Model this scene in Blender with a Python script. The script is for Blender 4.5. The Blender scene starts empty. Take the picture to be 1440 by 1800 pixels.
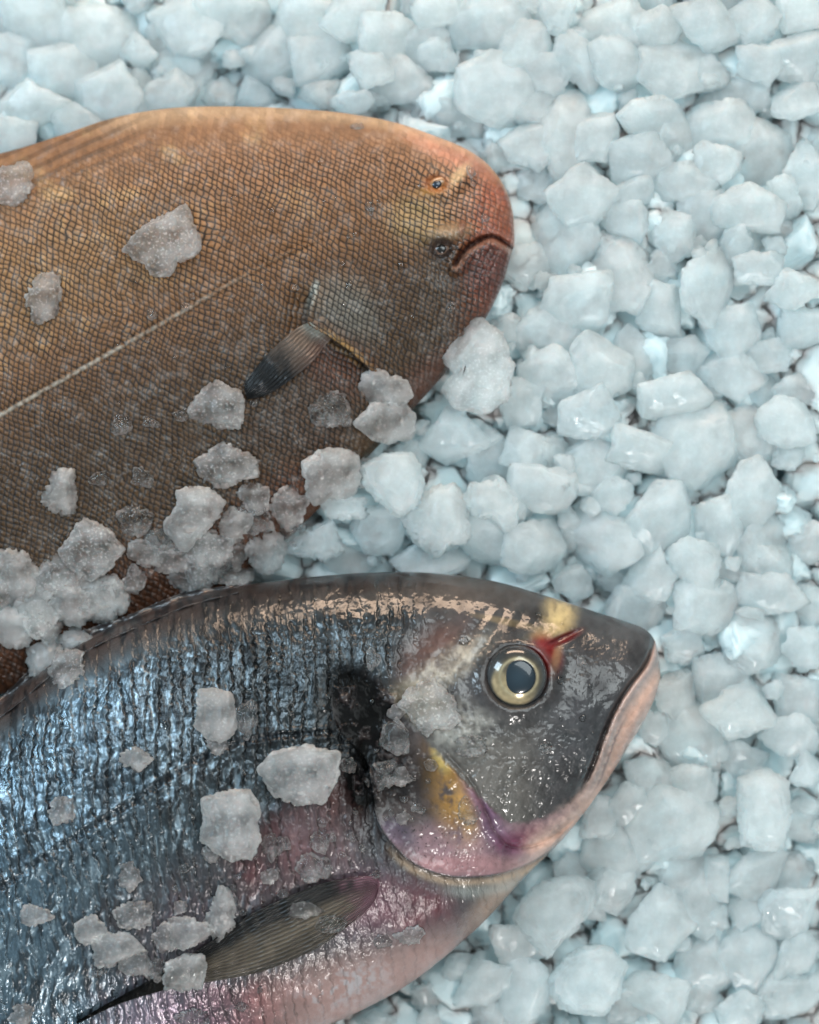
import bpy, bmesh, math, random
import numpy as np
from mathutils import Vector, Matrix, Euler

# ------------------------------------------------------------------ units
S = 0.00015            # one design unit (a 1/1440 of the picture's width on the ice plane) in metres
ZC = 4500.0            # camera height in design units
sc = bpy.context.scene
col = sc.collection
rng = np.random.default_rng(7)
random.seed(7)

# ------------------------------------------------------------------ camera, world, lamps, exposure
cam_d = bpy.data.cameras.new('camera')
cam = bpy.data.objects.new('camera', cam_d); col.objects.link(cam)
cam.location = (0, 0, ZC*S)
cam_d.sensor_fit = 'VERTICAL'; cam_d.sensor_height = 24; cam_d.lens = 24/(2*900/ZC)
cam_d.clip_start = 0.01; cam_d.clip_end = 20
cam_d.dof.use_dof = True; cam_d.dof.focus_distance = (ZC-165)*S; cam_d.dof.aperture_fstop = 3.4
sc.camera = cam
w = bpy.data.worlds.new('World'); sc.world = w; w.use_nodes = True
bg = w.node_tree.nodes['Background']; bg.inputs[0].default_value = (0.60, 0.78, 0.82, 1); bg.inputs[1].default_value = 0.50
def lamp(name, loc, target, sx, sy, power, color):
    d = bpy.data.lights.new(name, 'AREA'); d.shape = 'RECTANGLE'; d.size = sx; d.size_y = sy
    d.energy = power; d.color = color
    o = bpy.data.objects.new(name, d); col.objects.link(o); o.location = loc
    o.rotation_euler = (Vector(target)-Vector(loc)).to_track_quat('-Z', 'Y').to_euler()
    return o
lamp('overhead_softbox', (0.26, 0.28, 0.66), (0.03, -0.01, 0), 0.60, 0.45, 4.4, (0.90, 0.985, 1.0))
lamp('warm_counter_lamp', (0.02, 0.60, 0.205), (0.0, -0.02, 0.02), 0.50, 0.14, 3.0, (1.0, 0.72, 0.52))
lamp('cool_side_lamp', (-0.50, 0.22, 0.42), (-0.05, -0.06, 0.0), 0.22, 0.30, 3.2, (0.66, 0.86, 1.0))
lamp('front_fill', (0.15, -0.60, 0.55), (0.05, 0, 0), 0.12, 0.08, 4.0, (1.0, 0.96, 0.92))  # added fill: brightens the lower ice rims and gives small glints
sc.view_settings.view_transform = 'Standard'; sc.view_settings.look = 'None'
sc.view_settings.exposure = 0; sc.view_settings.gamma = 1; sc.view_settings.use_curve_mapping = False
sc.render.engine = 'CYCLES'
sc.cycles.use_denoising = True; sc.cycles.use_adaptive_sampling = True; sc.cycles.adaptive_threshold = .05
sc.cycles.max_bounces = 16; sc.cycles.transmission_bounces = 9; sc.cycles.volume_bounces = 5; sc.cycles.transparent_max_bounces = 10; sc.cycles.diffuse_bounces = 4; sc.cycles.glossy_bounces = 3
sc.cycles.sample_clamp_indirect = 4
sc.cycles.blur_glossy = 1.0; sc.cycles.caustics_refractive = True; sc.cycles.caustics_reflective = False

# ------------------------------------------------------------------ helpers
def P(px, py, z):
    k = (1 - z/ZC)*S
    return np.stack([(px-720)*k, (900-py)*k, z*S + 0*px], -1)
def lin(c):
    c = np.asarray(c, float)/255
    return np.where(c <= .04045, c/12.92, ((c+.055)/1.055)**2.4)
def sm(a, b, x):
    t = np.clip((x-a)/(b-a), 0, 1); return t*t*(3-2*t)
TAB = np.random.default_rng(3).random((64, 64, 64)).astype(np.float32)
def vn(x, y, z=0.0):                                   # value noise, -1..1
    x, y, z = np.broadcast_arrays(np.asarray(x, float), y, z)
    xi, yi, zi = np.floor(x).astype(int), np.floor(y).astype(int), np.floor(z).astype(int)
    fx, fy, fz = x-xi, y-yi, z-zi
    fx = fx*fx*(3-2*fx); fy = fy*fy*(3-2*fy); fz = fz*fz*(3-2*fz)
    r = 0
    for dx in (0, 1):
        for dy in (0, 1):
            for dz in (0, 1):
                r = r + TAB[(xi+dx) & 63, (yi+dy) & 63, (zi+dz) & 63]*(fx if dx else 1-fx)*(fy if dy else 1-fy)*(fz if dz else 1-fz)
    return r*2-1
def fbm(x, y, z=0.0, o=4, g=.5):
    r = 0; a = 1.; n = 0
    for k in range(o):
        r = r + a*vn(x*2**k+17.3*k, y*2**k+5.1*k, np.asarray(z)*2**k+9.7*k); n += a; a *= g
    return r/n
def blob(X, Y, cx, cy, rx, ry, ang=0, soft=.6):        # 1 inside an ellipse, fading outside
    a = math.radians(ang); dx, dy = X-cx, Y-cy
    p = (dx*math.cos(a)+dy*math.sin(a))/rx; q = (-dx*math.sin(a)+dy*math.cos(a))/ry
    return 1-sm(1-soft, 1+soft, np.sqrt(p*p+q*q))
def spline(pts, n=12):
    pts = np.asarray(pts, float); e = np.vstack([2*pts[0]-pts[1], pts, 2*pts[-1]-pts[-2]]); out = []
    for i in range(1, len(e)-2):
        for t in np.arange(n)/n:
            out.append(.5*(2*e[i]+(e[i+1]-e[i-1])*t+(2*e[i-1]-5*e[i]+4*e[i+1]-e[i+2])*t*t+(3*e[i]-e[i-1]-3*e[i+1]+e[i+2])*t**3))
    out.append(pts[-1]); return np.array(out)
def pdist(X, Y, pts, n=6):
    """distance to a smooth curve, signed side (+ on its right hand seen in picture axes) and 0..1 along it"""
    c = spline(pts, n) if n > 1 else np.asarray(pts, float)
    L = np.concatenate([[0], np.cumsum(np.hypot(*np.diff(c, axis=0).T))]); L /= L[-1]
    best = np.full(X.shape, 1e9); side = np.zeros(X.shape); al = np.zeros(X.shape)
    for i in range(len(c)-1):
        a, b = c[i], c[i+1]; d = b-a; l2 = d@d+1e-9
        t = np.clip(((X-a[0])*d[0]+(Y-a[1])*d[1])/l2, 0, 1)
        ex, ey = X-a[0]-t*d[0], Y-a[1]-t*d[1]; dd = np.hypot(ex, ey); m = dd < best
        best = np.where(m, dd, best); side = np.where(m, np.sign(d[0]*ey-d[1]*ex), side); al = np.where(m, L[i]+t*(L[i+1]-L[i]), al)
    return best, side, al
def inside(X, Y, poly):
    poly = np.asarray(poly, float); r = np.zeros(X.shape, bool); j = len(poly)-1
    for i in range(len(poly)):
        xi, yi = poly[i]; xj, yj = poly[j]
        if yi != yj:
            r ^= ((yi > Y) != (yj > Y)) & (X < (xj-xi)*(Y-yi)/(yj-yi)+xi)
        j = i
    return r
def mix(c, rgb, m):
    t = lin(rgb) if not isinstance(rgb, np.ndarray) else rgb
    return c*(1-m[..., None]) + t*m[..., None]
def mesh_obj(name, V, F, mat, parent=None, colr=None, aux=None, smooth=True):
    """V (n,3), F (m,k) faces -> one mesh object"""
    me = bpy.data.meshes.new(name); F = np.asarray(F); k = F.shape[1]
    me.vertices.add(len(V)); me.vertices.foreach_set('co', np.asarray(V, np.float32).ravel())
    me.loops.add(F.size); me.loops.foreach_set('vertex_index', F.ravel().astype(np.int32))
    me.polygons.add(len(F)); me.polygons.foreach_set('loop_start', (np.arange(len(F))*k).astype(np.int32))
    me.polygons.foreach_set('loop_total', np.full(len(F), k, np.int32))
    me.update(calc_edges=True); me.validate()
    if smooth: me.shade_smooth()
    for nm, arr in (('Col', colr), ('Aux', aux)):
        if arr is not None:
            a = me.color_attributes.new(nm, 'FLOAT_COLOR', 'POINT')
            b = np.ones((len(V), 4), np.float32); b[:, :arr.shape[1]] = arr; a.data.foreach_set('color', b.ravel())
    me.materials.append(mat)
    o = bpy.data.objects.new(name, me); col.objects.link(o)
    if parent: o.parent = parent
    return o
def tag(o, label=None, cat=None, group=None, kind=None):
    if label: o['label'] = label
    if cat: o['category'] = cat
    if group: o['group'] = group
    if kind: o['kind'] = kind
    return o
def empty(name, loc=(0, 0, 0)):
    o = bpy.data.objects.new(name, None); col.objects.link(o); o.location = loc; o.empty_display_size = .01; return o

# ------------------------------------------------------------------ materials
def newmat(name):
    m = bpy.data.materials.new(name); m.use_nodes = True; return m, m.node_tree.nodes, m.node_tree.links, m.node_tree.nodes['Principled BSDF']
def ice_mat(name, colr, trans, sss, rough, r_mm, bump=.5, alpha_ior=1.31, dens=0, frost=.12, speck=.38, rim=.34, milky=0, tint=(1, 1, 1)):
    m, N, L, b = newmat(name)
    b.inputs['Base Color'].default_value = (*colr, 1)
    b.inputs['IOR'].default_value = alpha_ior
    b.inputs['Transmission Weight'].default_value = trans
    b.inputs['Subsurface Weight'].default_value = sss
    b.inputs['Subsurface Radius'].default_value = (.75, .95, 1.0)
    b.inputs['Subsurface Scale'].default_value = r_mm/1000
    tc = N.new('ShaderNodeTexCoord')
    n1 = N.new('ShaderNodeTexNoise'); n1.inputs['Scale'].default_value = 420; n1.inputs['Detail'].default_value = 5; n1.inputs['Roughness'].default_value = .6
    n2 = N.new('ShaderNodeTexNoise'); n2.inputs['Scale'].default_value = 2100; n2.inputs['Detail'].default_value = 2
    n3 = N.new('ShaderNodeTexNoise'); n3.inputs['Scale'].default_value = 130; n3.inputs['Detail'].default_value = 3
    for n in (n1, n2, n3): L.new(tc.outputs['Object'], n.inputs['Vector'])
    ad = N.new('ShaderNodeMath'); ad.operation = 'MULTIPLY_ADD'; ad.inputs[1].default_value = .3
    L.new(n2.outputs[0], ad.inputs[0]); L.new(n1.outputs[0], ad.inputs[2])
    vo = N.new('ShaderNodeTexVoronoi'); vo.inputs['Scale'].default_value = 330; L.new(tc.outputs['Object'], vo.inputs['Vector'])
    b0 = N.new('ShaderNodeBump'); b0.inputs['Strength'].default_value = bump*.8; b0.inputs['Distance'].default_value = .0016; L.new(vo.outputs['Distance'], b0.inputs['Height'])
    bp = N.new('ShaderNodeBump'); bp.inputs['Strength'].default_value = bump; bp.inputs['Distance'].default_value = .0009; L.new(b0.outputs[0], bp.inputs['Normal'])
    L.new(ad.outputs[0], bp.inputs['Height']); L.new(bp.outputs[0], b.inputs['Normal'])
    rr = N.new('ShaderNodeMapRange'); rr.inputs[1].default_value = .35; rr.inputs[2].default_value = .65
    rr.inputs[3].default_value = max(rough-.14, .03); rr.inputs[4].default_value = rough+.16
    L.new(n3.outputs[0], rr.inputs[0]); L.new(rr.outputs[0], b.inputs['Roughness'])
    b.inputs['Transmission Weight'].default_value = trans
    if trans > .3:                                     # frost on the broken rim, specks of trapped air, cloudy core
        at = N.new('ShaderNodeAttribute'); at.attribute_name = 'Aux'; se = N.new('ShaderNodeSeparateColor'); L.new(at.outputs['Color'], se.inputs[0])
        ns = N.new('ShaderNodeTexNoise'); ns.inputs['Scale'].default_value = 1500; ns.inputs['Detail'].default_value = 1.5; L.new(tc.outputs['Object'], ns.inputs['Vector'])
        nc = N.new('ShaderNodeTexNoise'); nc.inputs['Scale'].default_value = 170; nc.inputs['Detail'].default_value = 4; L.new(tc.outputs['Object'], nc.inputs['Vector'])
        def mr(src, a_, b_, c_, d_):
            q = N.new('ShaderNodeMapRange'); L.new(src, q.inputs[0])
            for i_, v_ in enumerate((a_, b_, c_, d_)): q.inputs[i_+1].default_value = v_
            return q.outputs[0]
        def sub(x_, y_):
            q = N.new('ShaderNodeMath'); q.operation = 'SUBTRACT'; q.use_clamp = True; L.new(x_, q.inputs[0]); L.new(y_, q.inputs[1]); return q.outputs[0]
        k_ = 1 if trans < .95 else .5
        t_ = sub(mr(nc.outputs[0], .38, .66, min(1, trans+.07), trans-frost), mr(se.outputs[0], .3, 1, 0, rim*k_))
        t_ = sub(t_, mr(ns.outputs[0], .56, .68, 0, speck*k_)); L.new(t_, b.inputs['Transmission Weight'])
    if milky:                                          # light that spreads right through the milky body
        tl = N.new('ShaderNodeBsdfTranslucent'); tl.inputs[0].default_value = (*tint, 1); L.new(bp.outputs[0], tl.inputs['Normal'])
        mx = N.new('ShaderNodeMixShader'); mx.inputs[0].default_value = milky
        L.new(b.outputs[0], mx.inputs[1]); L.new(tl.outputs[0], mx.inputs[2]); L.new(mx.outputs[0], N['Material Output'].inputs['Surface'])
    if dens:                                           # trapped air clouds the clear body
        v = N.new('ShaderNodeVolumePrincipled'); v.inputs['Color'].default_value = (.985, .995, 1, 1)
        v.inputs['Density'].default_value = dens; v.inputs['Anisotropy'].default_value = .2
        L.new(v.outputs[0], N['Material Output'].inputs['Volume'])
    return m
M_BED = ice_mat('bed_ice', (.885, .957, .973), .62, 1.0, .07, 12, .15, frost=.15, speck=.04, rim=.03, milky=.36, tint=(.92, .98, .99))
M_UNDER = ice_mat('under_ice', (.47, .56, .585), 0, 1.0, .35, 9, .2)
M_FROST = ice_mat('frosted_ice', (.95, .965, .965), .80, 1.0, .07, 8, .28, dens=0, frost=.2, speck=.14, rim=.16, milky=.30, tint=(.95, .97, .965))
M_GREY = ice_mat('translucent_ice', (.965, .97, .965), .88, 1.0, .06, 6, .34, dens=0, frost=.14, speck=.2, rim=.18, milky=.19, tint=(.95, .96, .955))
M_CLEAR = ice_mat('clear_ice', (.98, .985, .985), .98, 1.0, .04, 4, .5, dens=0, frost=.08, speck=.14, rim=.2, milky=.05, tint=(.96, .97, .97))
def water_mat():
    m, N, L, b = newmat('water'); b.inputs['Base Color'].default_value = (1, 1, 1, 1)
    b.inputs['Transmission Weight'].default_value = 1; b.inputs['Roughness'].default_value = .02; b.inputs['IOR'].default_value = 1.33
    tr = N.new('ShaderNodeBsdfTransparent'); gl = N.new('ShaderNodeBsdfGlossy'); gl.inputs['Roughness'].default_value = .03
    fr = N.new('ShaderNodeFresnel'); fr.inputs[0].default_value = 1.4; m1 = N.new('ShaderNodeMixShader')
    L.new(fr.outputs[0], m1.inputs[0]); L.new(tr.outputs[0], m1.inputs[1]); L.new(gl.outputs[0], m1.inputs[2])
    m2 = N.new('ShaderNodeMixShader'); m2.inputs[0].default_value = .25; L.new(m1.outputs[0], m2.inputs[1]); L.new(b.outputs[0], m2.inputs[2])
    L.new(m2.outputs[0], N['Material Output'].inputs['Surface'])
    return m
M_WATER = water_mat()
def skin_mat(name, bumps=((900, .3), (3000, .12)), coat=.7, stretch=(1, 1, 1), coat_rough=.07, bdist=.0006):
    m, N, L, b = newmat(name)
    a = N.new('ShaderNodeAttribute'); a.attribute_name = 'Col'; L.new(a.outputs['Color'], b.inputs['Base Color'])
    x = N.new('ShaderNodeAttribute'); x.attribute_name = 'Aux'
    sp = N.new('ShaderNodeSeparateColor'); L.new(x.outputs['Color'], sp.inputs[0])
    L.new(sp.outputs[0], b.inputs['Metallic']); L.new(sp.outputs[1], b.inputs['Roughness'])
    ml = N.new('ShaderNodeMath'); ml.operation = 'MULTIPLY'; ml.inputs[1].default_value = coat
    L.new(sp.outputs[2], ml.inputs[0]); L.new(ml.outputs[0], b.inputs['Coat Weight'])
    b.inputs['Coat Roughness'].default_value = coat_rough; b.inputs['Coat IOR'].default_value = 1.45
    sl = N.new('ShaderNodeMath'); sl.operation = 'MULTIPLY'; sl.inputs[1].default_value = .3; L.new(sp.outputs[2], sl.inputs[0]); L.new(sl.outputs[0], b.inputs['Specular IOR Level'])
    tc = N.new('ShaderNodeTexCoord'); mp = N.new('ShaderNodeMapping'); mp.inputs['Scale'].default_value = stretch
    L.new(tc.outputs['Object'], mp.inputs['Vector']); prev = None
    for s, st in bumps:
        n = N.new('ShaderNodeTexNoise'); n.inputs['Scale'].default_value = s; n.inputs['Detail'].default_value = 3
        L.new(mp.outputs[0], n.inputs['Vector'])
        bp = N.new('ShaderNodeBump'); bp.inputs['Strength'].default_value = st; bp.inputs['Distance'].default_value = bdist
        mb = N.new('ShaderNodeMath'); mb.operation = 'MULTIPLY'; mb.inputs[1].default_value = st; L.new(x.outputs['Alpha'], mb.inputs[0]); L.new(mb.outputs[0], bp.inputs['Strength'])
        L.new(n.outputs[0], bp.inputs['Height'])
        if prev: L.new(prev.outputs[0], bp.inputs['Normal'])
        prev = bp
    L.new(prev.outputs[0], b.inputs['Normal']); L.new(prev.outputs[0], b.inputs['Coat Normal'])
    return m
M_SOLE = skin_mat('brown_scaled_skin', ((700, .35), (2600, .25)), .38, coat_rough=.07)
M_BREAM = skin_mat('wet_silver_skin', ((420, .42), (1500, .3)), 1.0, (1.6, .8, 1), .07)
M_HEAD = skin_mat('wet_head_skin', ((260, .25), (1400, .16)), .8, coat_rough=.09)
M_FIN = skin_mat('wet_fin_skin', ((600, .3), (2000, .1)), .9)
M_EYE = skin_mat('eye_gloss', ((60, .02),), 1.0, coat_rough=.02)

# ------------------------------------------------------------------ fish body builder
RX0, RY0, RST = -1000, 0, 2.0
RAST = np.full((1300, 1150), -1e3)                     # fish surface height over the design plane (cells of 2 units)
def rast_add(X, Y, Z):
    i = ((X-RX0)/RST).astype(int); j = ((Y-RY0)/RST).astype(int)
    m = (i >= 0) & (i < RAST.shape[0]) & (j >= 0) & (j < RAST.shape[1])
    np.maximum.at(RAST, (i[m], j[m]), Z[m])
def surf(x, y, r=0):
    i, j = int((x-RX0)/RST), int((y-RY0)/RST); k = max(1, int(r/RST))
    w_ = RAST[max(i-k, 0):i+k+1, max(j-k, 0):j+k+1]; w_ = w_[w_ > -500]
    return float(np.mean(w_)) if w_.size else None
def stations(D, V, step_in, step_out):
    cd, cv = spline(D, 40), spline(V, 40)
    mid = (cd+cv)/2
    ds = np.maximum(np.hypot(*np.diff(cd, axis=0).T), np.hypot(*np.diff(cv, axis=0).T))
    inn = (mid[1:, 0] > -30)
    acc = np.concatenate([[0], np.cumsum(ds/np.where(inn, step_in, step_out))])
    n = int(acc[-1]); t = np.linspace(0, acc[-1], n); k = np.arange(len(acc))
    f = np.interp(t, acc, k)
    g = lambda c: np.stack([np.interp(f, k, c[:, 0]), np.interp(f, k, c[:, 1])], -1)
    return g(cd), g(cv)
def fish_body(D, V, zc, Hf, nv, feat, regions, mats, parent, step_in=1.45, step_out=8, bottom=.4, pw=(2.0, 2.0), vlim=None):
    d, v = stations(D, V, step_in, step_out)
    nu = len(d); wd = np.hypot(*(v-d).T); H = Hf(wd)
    t = np.linspace(0, 1, nv); s = .45*t+.55*(1-np.cos(np.pi*t))/2
    if vlim: s = vlim(s, t)
    X = d[:, None, 0]+(v-d)[:, None, 0]*s; Y = d[:, None, 1]+(v-d)[:, None, 1]*s
    q = np.abs(2*s-1); prof = (1-q**pw[0])**(1/pw[1])
    Z0 = zc + H[:, None]*prof[None, :]
    W = np.broadcast_to(wd[:, None], X.shape); SV = np.broadcast_to(s[None, :], X.shape)
    dz, C, A = feat(X, Y, SV, W, Z0)
    edge = sm(0, .03, np.minimum(SV, 1-SV))
    Z = Z0 + dz*edge
    rast_add(X.ravel(), Y.ravel(), Z.ravel())
    Vt = P(X, Y, Z).reshape(-1, 3)
    idx = np.arange(nu*nv).reshape(nu, nv)
    F = np.stack([idx[:-1, :-1], idx[:-1, 1:], idx[1:, 1:], idx[1:, :-1]], -1).reshape(-1, 4)
    lab = regions(X, Y, SV)[:-1, :-1].ravel()
    Cf, Af = C.reshape(-1, 3), A.reshape(-1, A.shape[-1]); objs = {}
    for k, (nm, mt) in mats.items():
        f = F[lab == k]
        if not len(f): continue
        u, inv = np.unique(f, return_inverse=True); f2 = inv.reshape(f.shape); vv = Vt[u]; cc = Cf[u]; aa = Af[u]
        if k == 0:                                      # underside closes the body
            ui = np.unique(np.r_[np.arange(0, nu, 12), nu-1]); vi = np.unique(np.r_[np.arange(0, nv, 12), nv-1])
            Xb, Yb = X[np.ix_(ui, vi)], Y[np.ix_(ui, vi)]; Zb = zc-(H[ui, None]*prof[None, vi])*bottom
            vb = P(Xb, Yb, Zb).reshape(-1, 3); ib = np.arange(len(vb)).reshape(len(ui), len(vi))+len(vv)
            fb = np.stack([ib[:-1, :-1], ib[1:, :-1], ib[1:, 1:], ib[:-1, 1:]], -1).reshape(-1, 4)
            vv = np.vstack([vv, vb]); f2 = np.vstack([f2, fb])
            cc = np.vstack([cc, np.tile(lin((170, 150, 145)), (len(vb), 1))]); aa = np.vstack([aa, np.tile([0, .4, .5, 1][:aa.shape[1]], (len(vb), 1))])
        objs[nm] = mesh_obj(nm, vv, f2, mt, parent, cc, aa)
    return objs
def strip(name, A, B, zA, zB, nu, nv, mat, parent, feat, thick=3):
    """a thin solid between two curves A (near edge) and B (far edge)"""
    ca, cb = spline(A, 20), spline(B, 20)
    f = np.linspace(0, len(ca)-1, nu); k = np.arange(len(ca)); g = np.linspace(0, len(cb)-1, nu); kb = np.arange(len(cb))
    a = np.stack([np.interp(f, k, ca[:, i]) for i in (0, 1)], -1); b = np.stack([np.interp(g, kb, cb[:, i]) for i in (0, 1)], -1)
    t = np.linspace(0, 1, nv); X = a[:, None, 0]*(1-t)+b[:, None, 0]*t; Y = a[:, None, 1]*(1-t)+b[:, None, 1]*t
    U = np.broadcast_to(np.linspace(0, 1, nu)[:, None], X.shape); T = np.broadcast_to(t, X.shape)
    Z = zA(X, Y)*(1-T)+zB(X, Y)*T
    dz, C, Ax = feat(X, Y, U, T)
    top = P(X, Y, Z+dz).reshape(-1, 3); bot = P(X, Y, Z-thick).reshape(-1, 3)
    idx = np.arange(nu*nv).reshape(nu, nv)
    F = np.stack([idx[:-1, :-1], idx[:-1, 1:], idx[1:, 1:], idx[1:, :-1]], -1).reshape(-1, 4)
    rim = np.r_[idx[0, :], idx[1:, -1], idx[-1, -2::-1], idx[-2:0:-1, 0]]; n = nu*nv; r2 = np.roll(rim, -1)
    FS = np.stack([rim, rim+n, r2+n, r2], -1)
    o = mesh_obj(name, np.vstack([top, bot]), np.vstack([F, F[:, ::-1]+n, FS]), mat, parent,
                 np.vstack([C.reshape(-1, 3)]*2), np.vstack([Ax.reshape(-1, 3)]*2))
    rast_add(X.ravel(), Y.ravel(), (Z+dz).ravel())
    return o
def rs_surf(X, Y, off=0):
    """surface height sampled smoothly at many points"""
    out = np.empty(X.shape); fl = out.ravel()
    for n, (x, y) in enumerate(zip(X.ravel(), Y.ravel())):
        s_ = surf(x, y, 6); fl[n] = (s_ if s_ is not None else 20)
    return out+off

# ------------------------------------------------------------------ brown flatfish
SD = [(-900, 640), (-500, 420), (-250, 330), (0, 270), (100, 240), (200, 207), (300, 190), (400, 187), (500, 190), (600, 198), (690, 214),
      (760, 237), (820, 262), (860, 291), (888, 330), (901, 370), (905, 410), (904, 432)]
SV_ = [(-900, 900), (-560, 1200), (-260, 1290), (20, 1215), (140, 1150), (270, 1090), (400, 1030), (490, 960), (575, 880), (650, 800), (718, 728),
       (775, 665), (817, 615), (846, 572), (868, 535), (885, 495), (896, 458), (902, 438)]
LAT_S = [(-60, 760), (0, 730), (150, 645), (300, 560), (420, 490), (500, 447), (590, 408)]
GILL_S = [(556, 500), (545, 535), (540, 568), (575, 590), (615, 618), (655, 655), (700, 700), (725, 725)]
MOUTH_S = [(800, 462), (815, 440), (838, 424), (862, 415), (884, 423), (906, 440)]
def sole_feat(X, Y, SV, W, Z):
    dl, sl, al = pdist(X, Y, LAT_S)
    dg, sg, ag = pdist(X, Y, GILL_S)
    dm, smd, am = pdist(X, Y, MOUTH_S)
    # diamond scale net that follows the body
    wx, wy = X+12*fbm(X/80, Y/80, 3.)+1.8*vn(X/11, Y/11, 3.), Y+12*fbm(X/80, Y/80, 8.)+1.8*vn(X/11, Y/11, 9.)
    th = math.radians(-27); p = wx*math.cos(th)+wy*math.sin(th); q = -wx*math.sin(th)+wy*math.cos(th)
    pp, qq = p/11.2, q/16.0
    a, b = pp+qq, pp-qq
    na, nb = np.abs(np.sin(np.pi*a)), np.abs(np.sin(np.pi*b))
    net = np.minimum(na, nb); dome = np.sqrt(np.clip(na*nb, 0, 1))
    big = fbm(X/150, Y/150, 1.5, 4); med = fbm(X/38, Y/38, 2.5, 4); fine = fbm(X/9, Y/9, 4.5, 3)
    # base pigment: ochre at the back, olive in the middle, dark umber belly with light falloff painted in, red snout
    C = np.tile(lin((128, 88, 54)), X.shape+(1,))
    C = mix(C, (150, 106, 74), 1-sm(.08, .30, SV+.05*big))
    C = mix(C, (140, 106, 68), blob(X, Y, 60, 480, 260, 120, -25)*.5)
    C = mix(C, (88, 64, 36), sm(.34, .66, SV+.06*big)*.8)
    C = mix(C, (120, 70, 46), sm(.78, .93, SV+.03*med)*sm(640, 520, X)*.8)
    C = mix(C, (196, 158, 108), sm(.1, .6, med)*sm(.55, .2, SV)*.45)
    C = mix(C, (158, 82, 58), sm(770, 880, X+20*big)*sm(.1, .6, .55+med*.4)*.85)
    C = mix(C, (226, 152, 122), blob(X, Y, 790, 265, 90, 22, 28)*.7)
    C = mix(C, (176, 150, 104), blob(X, Y, 735, 385, 50, 40)*.5)
    C = mix(C, (150, 148, 138), blob(X, Y, 610, 545, 60, 45, 40)*.55)
    C = mix(C, (165, 120, 86), blob(X, Y, 800, 345, 34, 50, 20)*.5)
    C = mix(C, (120, 58, 46), blob(X, Y, 858, 470, 40, 46)*.75)
    C = mix(C, (120, 70, 56), blob(X, Y, 770, 665, 90, 40, -35)*.6)
    C = mix(C, (110, 66, 48), blob(X, Y, 590, 640, 75, 48, 35)*.75)
    C = mix(C, (96, 74, 62), blob(X, Y, 520, 740, 120, 60, -20)*.5)
    C = mix(C, (190, 190, 180), np.clip((1-sm(3, 10, dg)), 0, 1)*sm(.22, .02, ag)*.8)
    C = mix(C, (190, 146, 84), (1-sm(4, 15, dg))*sm(.25, .38, ag)*sm(.75, .5, ag)*.75)
    C = mix(C, (236, 200, 160), (1-sm(.0, .05, SV))*sm(120, 260, X)*.5)
    # blotches and freckles
    C = C*(1+.17*med+.12*big)[..., None]
    C = C*(1+.20*fine*sm(.5, .2, SV))[..., None]
    # dark pigment net between scales, weaker at the fins and on the snout
    k = .78*sm(.035, .13, SV)*(1-.75*sm(800, 900, X+10*med))*(1-.5*(1-sm(.90, .97, 1-np.abs(SV-.5)*0))) if False else .80*sm(.03, .16, SV)*(1-.55*sm(820, 900, X))*sm(1.0, .86, SV)
    ln = (1-sm(.12, .62, net))
    cell = vn(np.floor(a)*1.7, np.floor(b)*1.7, 3.); C = C*((1+.22*cell)*(.82+.42*dome*k))[..., None]
    C = C*(1-np.clip(1.08+.35*med, .6, 1.2)[..., None]*(k*ln)[..., None])
    # oblique fin rays along both margins
    ray = np.sin((X*.45+Y*1.0+6*big)/3.6); rm = (1-sm(.06, .13, SV))*sm(330, 160, X)
    C = C*(1-.38*rm*sm(-.1, .8, ray))[..., None]
    ray2 = np.sin((X*.8-Y*.62+5*big)/2.7); rm2 = sm(.82, .88, SV)*sm(560, 480, X)
    C = C*(1-.4*rm2*sm(-.1, .8, ray2))[..., None]
    dz = dome*2.9*sm(.03, .12, SV)*(1-.5*sm(820, 900, X)) + 9*big + 4.5*med + rm*ray*1.5 + rm2*ray2*1.3
    # lateral line: a raised row of pale tubes
    bead = .6+.4*np.sin(al*320)
    lm = (1-sm(1.5, 5.5, dl))*sm(0, .02, al)*sm(1, .93, al)
    dz += lm*3.0*bead*np.clip(.7+fine, .2, 1.3); C = mix(C, (190, 180, 166), lm*np.clip(.35+.5*bead+1.1*fine, 0, 1)*sm(.95, .25, al+.3*med))
    dz -= 2.5*(1-sm(4, 12, dl))*(1-lm)
    # gill slit: the cover stands proud of the body behind it
    body_side = sg > 0
    dz += np.where(body_side, -16*(1-sm(0, 60, dg)), 7*(1-sm(0, 26, dg)))*sm(0, .12, ag)*sm(1.0, .85, ag)
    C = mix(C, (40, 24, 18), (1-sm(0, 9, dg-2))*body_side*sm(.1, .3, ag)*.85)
    # head relief, eye sockets and lids
    for (cx, cy, rr, hh) in ((767, 322, 36, 17), (776, 436, 38, 13)):
        r = np.hypot((X-cx)/1.15, Y-cy); dz += hh*np.exp(-(r/rr)**2) - 13*np.exp(-(r/14.)**4)
    dz += sm(690, 780, X)*(5*fbm(X/24, Y/24, 41., 3)+1.5*fbm(X/8, Y/8, 42., 2))
    dz += 18*blob(X, Y, 790, 410, 36, 15, -8, .8) + 13*blob(X, Y, 812, 314, 30, 12, -50, .8) + 7*np.sin((X*.5-Y)/7.)*blob(X, Y, 745, 350, 45, 22, 15, .8)*.5 + 8*blob(X, Y, 735, 395, 30, 22, 0, .9)
    C = mix(C, (180, 150, 118), blob(X, Y, 792, 408, 34, 14, -8)*.7); C = mix(C, (222, 186, 140), blob(X, Y, 808, 306, 24, 9, -45)*.6)
    C = mix(C, (200, 140, 70), blob(X, Y, 762, 334, 26, 8, -10)*.6)
    r = np.hypot((X-776)/1.1, Y-437); C = mix(C, (52, 34, 28), (1-sm(13, 30, r))*.85)
    r = np.hypot((X-767)/1.5, Y-323); C = mix(C, (150, 84, 44), (1-sm(12, 20, r))*.6)
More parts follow.
